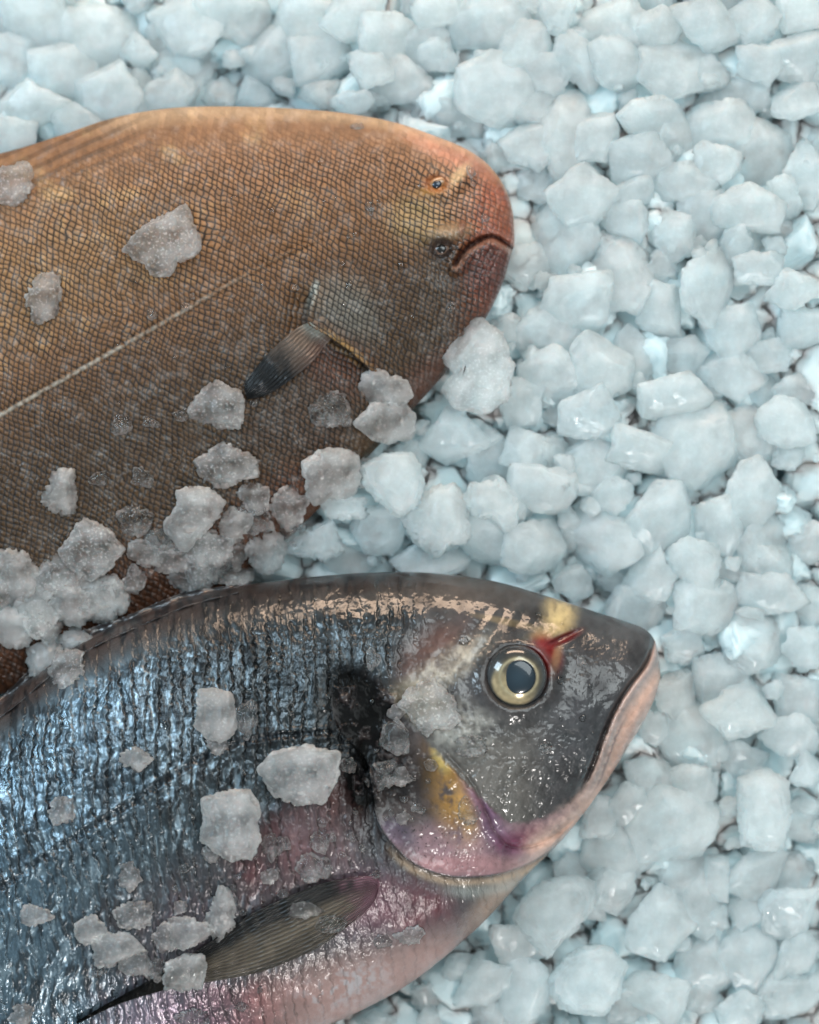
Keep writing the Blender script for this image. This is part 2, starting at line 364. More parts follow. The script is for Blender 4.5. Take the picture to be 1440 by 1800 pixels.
    # nostril tube
    dz += 7*blob(X, Y, 812, 400, 6, 12, 10)
    C = mix(C, (130, 80, 66), blob(X, Y, 812, 400, 6, 14, 10)*.6)
    # mouth: upper jaw overhangs, pale lip inside the lower one
    up = smd < 0
    dz += np.where(up, 6*(1-sm(0, 22, dm)), 0) - 13*np.exp(-(dm/5.)**2) + np.where(~up, 11*np.exp(-((dm-14)/9)**2), 0)+3*fine*np.exp(-(dm/24)**2)
    C = mix(C, (84, 40, 32), np.exp(-(dm/3.6)**2)*.75)
    C = mix(C, (190, 140, 118), np.exp(-((dm-8)/4.)**2)*(~up)*.7)
    C = mix(C, (186, 120, 100), np.exp(-((dm-8)/5.)**2)*up*sm(.3, .6, am)*.5)
    # chin roll
    dz += 10*blob(X, Y, 868, 462, 30, 30, 0, .9)
    A = np.zeros(X.shape+(3,)); A[..., 0] = 0.0
    A[..., 1] = .42-.14*med+.14*ln-.12*sm(760, 860, X)
    A[..., 2] = np.clip(.62+1.6*np.clip(fbm(X/14, Y/14, 11., 3), 0, 1)+.5*sm(700, 800, X), .2, 1.9)
    return dz, np.clip(C*(.74-.36*sm(.22, .62, SV+.08*big))[..., None], .003, .95), A  # lower half darkened in the skin colour to imitate light falloff
def sole_regions(X, Y, SV):
    lab = np.zeros(X.shape, int)
    g = spline(GILL_S, 8)
    head = inside(X, Y, [tuple(p) for p in g]+[(1000, 760), (1000, 100), (600, 100), (590, 300)])
    lab[head] = 1
    mp = [(796, 462), (815, 436), (838, 418), (862, 408), (888, 417), (912, 436), (912, 470), (880, 446), (860, 432), (838, 440), (820, 458), (805, 474)]
    lab[inside(X, Y, mp)] = 2
    lab[(lab == 0) & (SV < .055) & (X < 560)] = 3
    lab[(lab == 0) & (SV > .86) & (X < 620)] = 4
    return lab
sole = tag(empty('flatfish', tuple(P(np.float64(420), np.float64(560), 0.))), 'flat brown fish with net-like scales and a blunt reddish snout, lying on crushed ice', 'fish')
sole_off = Vector(sole.location)
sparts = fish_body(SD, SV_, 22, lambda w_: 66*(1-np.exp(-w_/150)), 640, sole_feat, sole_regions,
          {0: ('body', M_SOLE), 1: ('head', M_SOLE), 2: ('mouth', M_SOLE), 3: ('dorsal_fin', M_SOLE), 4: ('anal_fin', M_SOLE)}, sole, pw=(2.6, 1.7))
def eyeball(name, cx, cy, z, rx, ry, hz, parent, rings, ang=0, pupil=None, gloss=(0, .12, 1), n=64):
    """flattened dome whose colours are set ring by ring; pupil is a dome of its own"""
    u = np.linspace(0, 1, n); t = np.linspace(0, 2*np.pi, 97)[:-1]
    R, Tt = np.meshgrid(u, t, indexing='ij'); a = math.radians(ang)
    lx, ly = R*rx*np.cos(Tt), R*ry*np.sin(Tt)
    X = cx+lx*math.cos(a)-ly*math.sin(a); Y = cy+lx*math.sin(a)+ly*math.cos(a); Z = z+hz*(np.sqrt(np.clip(1-R**2, 0, 1))-0)
    C, A = rings(R, Tt, X, Y)
    idx = np.arange(R.size).reshape(R.shape); nx = np.roll(idx, -1, axis=1)
    F = np.stack([idx[:-1], nx[:-1], nx[1:], idx[1:]], -1).reshape(-1, 4)[:, ::-1]
    Vv = P(X, Y, Z).reshape(-1, 3)
    return mesh_obj(name, Vv, F, M_EYE, parent, C.reshape(-1, 3), A.reshape(-1, A.shape[-1]))
def ringc(*stops):
    def f(R, T, X, Y):
        C = np.zeros(R.shape+(3,)); n = .5+.5*fbm(X/4, Y/4, 2.)
        for i in range(3): C[..., i] = np.interp(R, [s[0] for s in stops], [lin(s[1])[i] for s in stops])
        C = C*(.8+.35*n)[..., None]; A = np.zeros_like(C); A[..., 1] = .25; A[..., 2] = 1; return C, A
    return f
e = eyeball('eye', 767, 323, surf(767, 323, 4)-6, 22, 12.5, 11, sole, ringc((0, (118, 94, 74)), (.5, (136, 102, 70)), (.8, (140, 92, 56)), (1, (120, 70, 40))), -25)
e['label'] = 'upper eye with a pale orange iris'
eyeball('pupil', 768, 324, surf(767, 323, 4)+2.8, 9, 7, 4, e, ringc((0, (24, 40, 58)), (1, (8, 12, 18))), -25)
e = eyeball('eye', 776, 437, surf(776, 437, 4)-6, 17, 14, 11, sole, ringc((0, (60, 46, 42)), (.6, (84, 62, 54)), (.85, (140, 110, 86)), (1, (90, 64, 50))), -10)
e['label'] = 'lower sunken dark eye'
eyeball('pupil', 776, 437, surf(776, 437, 4)+2.6, 8.5, 8, 3.4, e, ringc((0, (10, 8, 8)), (1, (20, 14, 12))), 0)
def sfin(X, Y, U, T):
    ray = np.sin(T*58+3*fbm(X/40, Y/40, 3.)); n = fbm(X/12, Y/12, 1., 3)
    C = np.tile(lin((78, 66, 58)), X.shape+(1,)); C = mix(C, (8, 8, 11), sm(.34, .6, U+.08*n)); C = mix(C, (150, 150, 140), sm(.22, .0, U)*.7)
    C = mix(C, (70, 44, 34), sm(.45, .9, T)*sm(.6, .2, U)*.8)
    C = C*(1-.3*sm(0, 1, ray))[..., None]; A = np.zeros(X.shape+(3,)); A[..., 1] = .38; A[..., 2] = .6
    return ray*1.1*sm(0, .2, U)+5*np.sin(np.pi*T)*sm(0, .4, U), C, A
strip('pectoral_fin', [(545, 566), (520, 578), (490, 603), (458, 636), (432, 672), (430, 688)], [(582, 596), (568, 612), (545, 640), (510, 668), (470, 694), (436, 702)],
      lambda X, Y: rs_surf(X, Y, 5), lambda X, Y: rs_surf(X, Y, 5), 130, 60, M_FIN, sole, sfin)

# ------------------------------------------------------------------ silver bream
BD = [(-900, 1900), (-500, 1640), (-250, 1440), (0, 1237), (140, 1130), (330, 1050), (500, 1019), (700, 1005), (850, 1018), (960, 1047), (1040, 1073), (1100, 1092),
      (1132, 1105), (1149, 1122), (1158, 1150), (1161, 1184)]
BV = [(-900, 2060), (-560, 2200), (-330, 2150), (-60, 2080), (120, 2020), (330, 1925), (520, 1830), (700, 1742), (830, 1640), (920, 1545), (985, 1480), (1040, 1412),
      (1085, 1345), (1125, 1280), (1151, 1228), (1161, 1192)]
LAT_B = [(-100, 1610), (0, 1560), (120, 1480), (240, 1405), (340, 1340), (440, 1300), (580, 1287)]
GILL_B = [(600, 1185), (580, 1240), (600, 1290), (640, 1330), (655, 1390), (662, 1440), (690, 1485), (730, 1520), (790, 1541), (860, 1540), (920, 1524), (975, 1492), (1010, 1455)]
PRE_B = [(790, 1330), (830, 1375), (853, 1425), (872, 1465), (905, 1490), (960, 1478), (1010, 1440)]
LIP_B = [(1152, 1104), (1147, 1135), (1135, 1168), (1108, 1204), (1084, 1242), (1062, 1290), (1045, 1338), (1030, 1372), (1000, 1412), (955, 1448), (900, 1474)]
CHEEK_B = [(700, 1235), (745, 1290), (780, 1330), (850, 1400), (900, 1440), (960, 1430), (1010, 1400), (1045, 1350)]
def bream_feat(X, Y, SV, W, Z):
    dl, sl, al = pdist(X, Y, LAT_B); dg, sg, ag = pdist(X, Y, GILL_B); dp, sp_, ap = pdist(X, Y, PRE_B)
    dlp, slp, alp = pdist(X, Y, LIP_B); dc, scx, ac = pdist(X, Y, CHEEK_B)
    gpoly = [tuple(p) for p in spline(GILL_B, 6)]+[(1300, 1420), (1300, 900), (700, 900), (640, 1100)]
    front = inside(X, Y, gpoly); fr = np.where(front, sm(0, 5, dg), 0)*sm(1170, 1230, Y)
    # soft head mask above the gill slit
    hm = sm(-60, 60, X-(690+.35*(1180-Y))+18*fbm(X/40, Y/40, 5.))*sm(1330, 1200, Y)
    head = np.maximum(hm, fr)
    big = fbm(X/140, Y/140, 21., 4); med = fbm(X/34, Y/34, 22., 4); fine = fbm(X/8, Y/8, 23., 3)
    vert = fbm(X/6.5+3*fbm(X/60, Y/60, 3.), Y/24, 24., 4)           # upright streaks
    # scale rows, scalloped edges facing the tail
    tilt = .24*(Y-1300)*sm(1280, 1700, Y)
    cx = (X-tilt+12*fbm(X/44, Y/60, 6., 4)+3*fbm(X/9, Y/16, 16., 3)+.00012*(Y-1200)**2)/21.5; ci = np.floor(cx)
    ry = Y/19+.5*(ci % 2)+.5*vn(ci*.7, Y/60, 1.)
    sc_ph = cx+.16*np.abs(np.sin(np.pi*ry))+.14*fbm(X/7, Y/15, 61., 3); ph = sc_ph-np.floor(sc_ph)
    saw = ph**1.6
    groove = np.exp(-((np.minimum(ph, 1-ph))/.085)**2)
    gk = np.clip(.75+.9*fbm(X/18, Y/40, 71., 3), .05, 1.2)
    sc_m = (1-head)*(1-.65*sm(560, 760, X+(Y-1500)*.4)*sm(1450, 1560, Y))
    low = sm(0, 120, np.where(sl > 0, dl, -dl))          # below the lateral line
    # ---- pigment
    C = np.tile(lin((70, 76, 80)), X.shape+(1,))
    C = mix(C, (70, 58, 54), (1-sm(.03, .085, SV+.012*med)))
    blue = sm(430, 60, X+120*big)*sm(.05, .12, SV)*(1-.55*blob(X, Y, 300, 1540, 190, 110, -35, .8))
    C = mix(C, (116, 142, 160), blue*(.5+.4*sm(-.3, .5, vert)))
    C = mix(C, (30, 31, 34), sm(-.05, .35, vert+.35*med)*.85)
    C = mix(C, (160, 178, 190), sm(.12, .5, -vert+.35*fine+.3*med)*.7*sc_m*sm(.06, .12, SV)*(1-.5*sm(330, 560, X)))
    below = np.clip((Y-(1330+(620-X)*.42))/120, 0, 1)
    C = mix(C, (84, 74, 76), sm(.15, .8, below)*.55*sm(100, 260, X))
    for (x0, y0, rx, ry_, an, rgb, k) in ((480, 1510, 75, 60, -60, (108, 62, 64), .7), (690, 1590, 95, 42, 5, (128, 66, 74), .8), (440, 1775, 130, 42, -5, (132, 64, 72), .8),
                                     (560, 1470, 60, 90, 0, (146, 110, 112), .6), (600, 1400, 45, 50, 0, (110, 66, 60), .6), (330, 1640, 60, 60, 0, (110, 84, 96), .4),
                                     (300, 1790, 110, 60, 0, (168, 150, 170), .5)):
        C = mix(C, rgb, blob(X, Y, x0, y0, rx, ry_, an, .7)*k*np.clip(.75+.7*med, 0, 1)*(1-fr))
    bel = sm(0, 90, (Y-(1655-(X-560)*.25)))*sm(360, 600, X)
    C = mix(C, (198, 160, 152), bel*.75*(1-fr)); C = mix(C, (205, 172, 150), blob(X, Y, 900, 1570, 90, 34, -45)*.6*(1-fr))
    C = mix(C, (178, 184, 190), blob(X, Y, 600, 1735, 80, 30, -20)*.55*sm(-.3, .4, fine+med))
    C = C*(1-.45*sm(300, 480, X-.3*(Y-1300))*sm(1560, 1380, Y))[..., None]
    C = mix(C, (112, 84, 96), blob(X, Y, 640, 1590, 60, 60, 0, .8)*.7*(1-fr))
    # cream rim of skin behind the gill cover
    rim = np.exp(-((dg-9)/6.5)**2)*(sg > 0)*sm(.45, .55, ag); C = mix(C, (205, 176, 148), rim*.7)
    rim2 = np.exp(-((dg-24)/12)**2)*(~front)*sm(.6, .7, ag); C = mix(C, (170, 172, 166), rim2*.6)
    # dark lateral line
    lt = (1-sm(2, 11, dl+7*fine+4*med)); C = mix(C, (34, 38, 44), lt*.6*sc_m)
    # ---- head pigment
    H = np.tile(lin((66, 63, 64)), X.shape+(1,))
    H = mix(H, (72, 62, 56), sm(1085, 1040, Y+8*med)*.8)
    H = mix(H, (104, 98, 92), sm(1230, 1330, Y+20*med)*sm(980, 900, X)*.7)
    H = mix(H, (58, 58, 62), blob(X, Y, 1050, 1290, 60, 90, -30)*.6)
    H = mix(H, (124, 84, 72), blob(X, Y, 760, 1150, 70, 40, -35)*.5)
    H = mix(H, (196, 184, 166), blob(X, Y, 775, 1180, 95, 25, -35)*.8*np.clip(.8+fine*.6+med*.5, 0, 1))
    H = mix(H, (190, 170, 140), blob(X, Y, 730, 1235, 50, 32, 10)*.55)
    H = mix(H, (180, 178, 170), blob(X, Y, 800, 1275, 70, 40, 20)*.45*np.clip(.6+fine+med, 0, 1))
    H = mix(H, (214, 184, 128), blob(X, Y, 983, 1078, 26, 30, 25, .7)*.95*np.clip(1+.5*fine, 0, 1)*sm(-.9, -.2, med))
    H = mix(H, (190, 160, 112), blob(X, Y, 965, 1112, 34, 10, -15, .8)*.7)
    H = mix(H, (36, 34, 36), blob(X, Y, 935, 1075, 22, 12, 0)*.7); H = mix(H, (190, 160, 112), blob(X, Y, 900, 1095, 60, 6, 12)*.35)
    H = mix(H, (140, 14, 14), blob(X, Y, 958, 1152, 26, 34, -20, .5)*.95); H = mix(H, (190, 150, 110), blob(X, Y, 978, 1156, 7, 26, 12, .8)*.6)
    H = mix(H, (110, 12, 16), blob(X, Y, 990, 1123, 32, 8, -25, .6)*.95)
    H = mix(H, (66, 58, 56), np.exp(-((np.hypot(X-912, Y-1190)-60)/9)**2)*.6)
    # gill cover: mottled dark, gold flash, pink lower edge
    gc = sm(0, 10, np.where(scx > 0, dc, -dc)+4*fine)*front   # below and behind the cheek curve
    G = np.tile(lin((84, 72, 70)), X.shape+(1,))
    G = mix(G, (38, 32, 32), sm(-.1, .4, med+.3*fine)*.8)
    G = mix(G, (146, 116, 122), sm(1430, 1490, Y+10*med+.10*(X-700))*.85)
    G = mix(G, (158, 116, 56), blob(X, Y, 795, 1390, 34, 75, -18, .85)*.88*sm(-.45, .15, med+.5*fine))
    G = mix(G, (196, 150, 84), blob(X, Y, 822, 1425, 18, 36, -10, .8)*.7); G = mix(G, (232, 200, 120), blob(X, Y, 776, 1330, 14, 26, -20, .6)*.7)
    G = mix(G, (112, 82, 106), np.exp(-((dp-8)/15.)**2)*.8*sm(.05, .25, ap)); G = mix(G, (112, 48, 74), blob(X, Y, 925, 1478, 50, 20, -15, .7)*.85)
    G = mix(G, (170, 120, 120), blob(X, Y, 820, 1520, 110, 16, 0, .6)*.5)
    G = mix(G, (92, 88, 112), blob(X, Y, 700, 1465, 34, 20, 40, .6)*.5)
    spk = sm(.45, .6, fbm(X/3.2, Y/3.2, 31., 2))*blob(X, Y, 760, 1470, 110, 50, 15, .8); G = mix(G, (30, 22, 20), spk*.85)
    G = mix(G, (60, 30, 44), np.exp(-(dp/2.6)**2)*.6)
    H = mix(H, G, gc) if False else H*(1-gc[..., None])+G*gc[..., None]
    # lips and chin
    lw_ = 5+26*sm(.55, .85, alp); lp = sm(-lw_*.5, lw_, np.where(slp < 0, dlp, -dlp)+6*fine*sm(.5, .8, alp))*sm(1.0, .9, alp)*sm(1080, 1112, Y); lu = sm(.72, .58, alp)
    chin = np.clip(sm(.84, .93, SV), 0, 1)*sm(860, 980, X)
    H = mix(H, (186, 158, 150), chin*.9); H = mix(H, (120, 84, 104), chin*blob(X, Y, 1000, 1440, 60, 12, -40, .8)*.6)
    H = mix(H, (196, 164, 152), lp)
    lin2 = np.exp(-((dlp-14)/5.)**2)*lp*lu; H = mix(H, (150, 138, 136), lin2*.7); H = mix(H, (222, 172, 148), np.exp(-((dlp-30)/9.)**2)*lp*.6); H = mix(H, (120, 92, 88), np.exp(-((dlp-22-3*fine)/2.4)**2)*lp*sm(.3, .45, alp)*lu*.7)
    H = mix(H, (26, 24, 26), np.exp(-(dlp/3.4)**2)*.85*lu)
    H = H*(1+.42*med+.34*fine+.25*big)[..., None]
    C = C*(1+.16*med+.15*fine)[..., None]; C = C*(1-.55*groove*gk*sc_m)[..., None]
    C = C*(1-head[..., None])+H*head[..., None]
    # black wound behind the gill cover
    bl = np.clip(blob(X, Y, 625, 1280, 46, 96, -16, .95)+blob(X, Y, 640, 1360, 30, 70, 5, .9)+.8*blob(X, Y, 665, 1225, 70, 30, 20, .95)+.75*blob(X, Y, 700, 1355, 64, 48, 20, .95), 0, 1)*1.2*np.clip(.95+1.2*med+.6*fine, 0, 1); bl = np.clip(bl, 0, 1)
    C = mix(C, (9, 8, 9), bl*.97)
    # ---- relief
    back = sm(.12, .07, SV)
    dz = sc_m*(1-.8*back)*((saw*5.2-4.6*groove*gk)*(1-.55*low)+2.8*vert)+6*big+1.8*med*(1+.6*gc)+.5*fine
    dz += sc_m*(-5*np.exp(-((dl+4*fine)/6.)**2)*(.6+.4*np.sin(al*260))+2*np.exp(-((dl-9)/5.)**2))
    dz += np.where(front, 9*(1-sm(0, 30, dg)), -17*(1-sm(0, 55, dg)))*sm(.15, .3, ag)
    dz -= bl*(11+4*med)+14*blob(X, Y, 636, 1350, 14, 60, 12, .8)
    dz += -5*np.exp(-(dp/4.)**2)*front+5*np.exp(-((dp-12)/9.)**2)*gc
    dz += 1.5*fine*head*sm(1250, 1350, Y)*(X > 780)+ head*np.sin(X/3.1+Y/7+4*med)*.5*sm(1260, 1380, Y)*(1-gc)
    re = np.hypot(X-910, Y-1190); dz += 10*np.exp(-((re-62)/16)**2)-22*(1-sm(40, 58, re))
    dz += lu*(-9*np.exp(-(dlp/4.5)**2)+lp*(-2+7*np.sin(dlp/6.))+2*lp*fine)
    dz += head*sm(1085, 1140, Y)*(2.6*fbm(X/30, Y/30, 91., 3)+.5*fbm(X/7, Y/7, 92., 2)); dz -= 8*blob(X, Y, 990, 1123, 28, 6, -25, .6)
    dz -= 4*blob(X, Y, 745, 1130, 60, 26, -30, .8)
    dz += 4*np.sin((X+.5*Y)/6.)*blob(X, Y, 850, 1110, 70, 24, -25, .8)*.5
    A = np.ones(X.shape+(4,))
    A[..., 0] = np.clip(.62*sc_m*sm(.05, .12, SV)*(.55+.6*sm(.4, -.2, vert)), 0, .9)*(1-.75*sm(360, 560, X)*sm(1380, 1500, Y))*(1-bel)*(1-bl)
    A[..., 1] = np.clip(.36+.10*med+.10*head-.08*blue-.08*bl, .12, .8)
    A[..., 2] = np.clip(.75+.7*fbm(X/22, Y/22, 33., 3), .15, 1)
    A[..., 3] = (1-.62*head)*1.0
    A[..., 3] *= .2+.8*sm(1075, 1125, Y-np.clip(250-X, 0, 900)*.5)
    A[..., 2] *= 1-.85*bl; A[..., 1] += .25*bl; A[..., 0] *= 1-bl
    return dz, np.clip(C*.66, .003, .95), A
def bream_regions(X, Y, SV):
    lab = np.zeros(X.shape, int)
    g = [tuple(p) for p in spline(GILL_B, 6)]
    lab[inside(X, Y, g+[(1300, 1420), (1300, 900), (800, 900), (690, 1060)])] = 1
    c = [tuple(p) for p in spline(CHEEK_B, 6)]
    lab[inside(X, Y, g[6:]+c[::-1])] = 2
    l = [tuple(p) for p in spline(LIP_B, 6)]
    lab[inside(X, Y, l[:43]+[(1062, 1378), (1120, 1300), (1250, 1200), (1200, 1100)])] = 3
    return lab
bream = tag(empty('sea_bream', tuple(P(np.float64(600), np.float64(1400), 0.))), 'silvery blue fish with a dark head and large glassy eye, lying on crushed ice', 'fish')
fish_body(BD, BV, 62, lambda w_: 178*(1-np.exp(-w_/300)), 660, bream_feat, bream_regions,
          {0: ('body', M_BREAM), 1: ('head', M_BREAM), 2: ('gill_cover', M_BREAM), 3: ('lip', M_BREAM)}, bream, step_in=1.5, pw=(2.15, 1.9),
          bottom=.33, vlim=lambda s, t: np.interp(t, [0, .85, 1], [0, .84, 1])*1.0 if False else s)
ez = surf(912, 1245, 6)
def bream_eye(R, T, X, Y):
    n = .5+.5*fbm(X/5, Y/5, 2., 3); C = np.zeros(R.shape+(3,))
    rr = np.hypot(X-912, Y-1190)
    C[:] = lin((78, 80, 82)); lowl = sm(-.2, .9, -np.cos(T-2.2)*0+np.cos(T-2.1))
    C = mix(C, (96, 90, 78), sm(50, 36, rr)*.6)
    C = mix(C, (232, 206, 158), sm(44, 36, rr-9*lowl)*(.12+.7*lowl))
    C = mix(C, (226, 208, 168), np.exp(-((rr-33)/2.6)**2)*.9)
    C = mix(C, (96, 26, 20), sm(46, 53, rr)*sm(.2, .9, np.cos(T+.6))*.8)
    C = mix(C, (58, 56, 54), sm(.2, .9, np.cos(T+1.6))*sm(30, 44, rr)*.6)
    C = C*(.30+.28*n)[..., None]; A = np.zeros_like(C); A[..., 1] = .2; A[..., 0] = .25*sm(44, 38, rr); A[..., 2] = 1
    return C, A
e = eyeball('eye', 908, 1190, ez-20, 55, 56, 30, bream, bream_eye)
def pup(R, T, X, Y):
    C = np.zeros(R.shape+(3,)); C[:] = lin((26, 36, 44)); C = mix(C, (40, 54, 64), sm(.9, 0, R)*.6); C = mix(C, (14, 20, 26), sm(.85, 1, R)*.7)
    A = np.zeros_like(C); A[..., 1] = .25; A[..., 2] = .8; return C, A
eyeball('pupil', 912, 1190, ez+3.6, 30, 31, 7, e, pup)
def bfin(X, Y, U, T):
    n = fbm(X/14, Y/14, 7., 3); ray = np.sin(T*92*(1-.0*U)+1.2*fbm(X/60, Y/60, 2.))
    C = np.tile(lin((76, 68, 60)), X.shape+(1,)); C = mix(C, (106, 94, 80), blob(U, T, .45, .55, .3, .3)*.5)
    C = mix(C, (12, 13, 16), sm(.46, .22, T+.05*n)*.92); C = mix(C, (30, 30, 32), sm(.60, .85, U)*.85); C = mix(C, (140, 100, 112), sm(.30, .06, U+.10*n)*.95)
    C = C*(1.35-.85*sm(-.5, .7, ray)+.3*n)[..., None]; A = np.zeros(X.shape+(3,)); A[..., 1] = .42; A[..., 2] = .35; A[..., 0] = 0
    return ray*1.3*sm(0, .1, U)+(5*sm(.25, .0, T)+2*np.sin(np.pi*T))*sm(0, .2, U), C*(.62+.3*fbm(X/50+T*9, Y/50, 8., 2))[..., None], A
strip('pectoral_fin', [(668, 1550), (655, 1540), (600, 1545), (540, 1562), (450, 1602), (380, 1648), (300, 1702), (210, 1752), (133, 1796)],
      [(668, 1556), (655, 1590), (610, 1630), (555, 1668), (465, 1706), (385, 1723), (300, 1738), (210, 1765), (136, 1800)],
      lambda X, Y: rs_surf(X, Y, 4), lambda X, Y: rs_surf(X, Y, 2), 300, 90, M_FIN, bream, bfin, thick=5)
def dfin(X, Y, U, T):
    n = fbm(X/20, Y/10, 7., 3); C = np.tile(lin((44, 38, 38)), X.shape+(1,)); C = mix(C, (88, 66, 56), sm(0, .6, n)*.5)
    A = np.zeros(X.shape+(3,)); A[..., 1] = .28; A[..., 2] = 1
    return 2*n+3*np.sin(U*70+T*3), C, A
strip('dorsal_fin', [(-140, 1352), (0, 1262), (90, 1188), (150, 1146), (230, 1108), (330, 1066), (420, 1042)],
      [(-150, 1335), (-10, 1236), (70, 1160), (140, 1112), (220, 1084), (320, 1043), (420, 1028)],
      lambda X, Y: rs_surf(X, Y, 3), lambda X, Y: 0*X+66, 200, 24, M_FIN, bream, dfin, thick=6)

# ------------------------------------------------------------------ ice
def ico(n):
    bm = bmesh.new(); bmesh.ops.create_icosphere(bm, subdivisions=n, radius=1)
    v = np.array([x.co[:] for x in bm.verts]); f = np.array([[q.index for q in p.verts] for p in bm.faces]); bm.free(); return v, f
ICO = {k: ico(k) for k in (3, 4, 5, 6)}
def outline_R(poly, th):
    """radius of a star shaped outline at the angles th"""
    poly = np.asarray(poly, float); best = np.full(th.shape, 0.)
    dx, dy = np.cos(th), np.sin(th)
    for i in range(len(poly)):
        a, b = poly[i], poly[(i+1) % len(poly)]; ex, ey = b-a
        det = dx*(-ey)+dy*ex; det = np.where(np.abs(det) < 1e-9, 1e-9, det)
        t = (a[0]*(-ey)+a[1]*ex)/det; s_ = (dx*a[1]-dy*a[0])/det
        m = (t > 0) & (s_ >= -1e-6) & (s_ <= 1+1e-6); best = np.where(m & (t > best), t, best)
    return best
def chip_geo(W_, H_, T_, seed, lvl=4, poly=None, knob=1., lump=.12):
    r = np.random.default_rng(seed); d, f = ICO[lvl]
    free = poly is None
    if poly is None:
        n = r.integers(4, 8); an = np.sort((np.arange(n)+r.uniform(-.3, .3, n))*2*np.pi/n+r.uniform(0, 6.3))
        rad = r.uniform(.78, 1.2, n); poly = np.stack([np.cos(an)*rad, np.sin(an)*rad], -1); poly = poly*[W_/2, H_/2]*1.06
    R0 = math.sqrt(W_*H_)/2
    g = np.linspace(-np.pi, np.pi, 361); Rg = outline_R(poly, g)[:-1]
    k = np.ones(9)/9; Rg = np.convolve(np.r_[Rg[-20:], Rg, Rg[:20]], k, 'same')[20:-20]
    ga = g[:-1]; so = r.uniform(0, 60); Rg = Rg*(1+.10*fbm(2.2*np.cos(ga)+so, 2.2*np.sin(ga), 1., 2)+.05*fbm(6*np.cos(ga)+so, 6*np.sin(ga), 5., 2)*knob)
    th = np.arctan2(d[:, 1], d[:, 0]); R = np.interp(th, g, np.r_[Rg, Rg[0]])
    c = np.hypot(d[:, 0], d[:, 1]); s_ = d[:, 2]
    hor = c**(.46 if free else .32); p = np.stack([np.cos(th)*R*hor, np.sin(th)*R*hor, np.sign(s_)*np.abs(s_)**.85*T_/2], -1)
    for i in range(r.integers(4, 8) if free else 2):                   # flats broken off the top and the rim
        el = r.uniform(.45, 1.4) if free else r.uniform(1.1, 1.5); az = r.uniform(0, 6.3); n_ = np.array([math.cos(el)*math.cos(az), math.cos(el)*math.sin(az), math.sin(el)])
        h = (p@n_).max()*r.uniform(.60, .90); q = p@n_-h; p = p-np.clip(q, 0, None)[:, None]*n_*.93
    o = r.uniform(0, 60, 3); u = d*1.0
    n1 = fbm(p[:, 0]/R0*1.1+o[0], p[:, 1]/R0*1.1+o[1], p[:, 2]/R0*1.1+o[2], 3)
    n2 = fbm(p[:, 0]/9+o[1], p[:, 1]/9+o[2], p[:, 2]/9+o[0], 3); n2 = .75-np.abs(n2)*1.9
    n3 = fbm(p[:, 0]/5+o[1], p[:, 1]/5+o[2], p[:, 2]/5, 2)
    rimf = .35+.65*sm(.75, 1, c)
    p = p+u*(n1*R0*(lump if free else .03)+(n2-.25)*min(R0*.16, 7)*rimf*knob*1.9+n3*.9*rimf*knob)[:, None]
    return p, f, sm(.80, .99, c+.12*n1)
def add_chip(x, y, W_, H_, z, seed, mat, label, group=None, name='ice_chip', T_=None, lump=.10, tilt=(0, 0), ang=0, poly=None, lvl=None, cat='ice chip', knob=1.):
    if T_ is None: T_ = .55*min(W_, H_)
    if lvl is None: lvl = 5 if max(W_, H_) > 42 else 4
    if poly is not None:
        knob *= .75; poly = [(px-x, -(py-y)) for px, py in poly]
    p, f, rm = chip_geo(W_, H_, T_, seed, lvl, poly, knob, lump)
    k = (1-z/ZC)*S
    o = mesh_obj(name, p*k, f, mat, None, None, np.repeat(rm[:, None], 3, 1))
    o.location = tuple(P(np.float64(x), np.float64(y), np.float64(z)))
    o.rotation_euler = (math.radians(tilt[0]), math.radians(tilt[1]), math.radians(ang))
    tag(o, label, cat, group); return o
def norm_tilt(x, y, r):
    r = max(r, 8); a = [surf(x+dx, y+dy, 5) for dx, dy in ((r, 0), (-r, 0), (0, r), (0, -r))]; c = surf(x, y, 6)
    if c is None: return 0, 0
    a = [c if q is None else q for q in a]
    gx = (a[0]-a[1])/(2*r); gy = (a[3]-a[2])/(2*r)      # gy towards the picture's top
    return math.degrees(math.atan(gy)), -math.degrees(math.atan(gx))
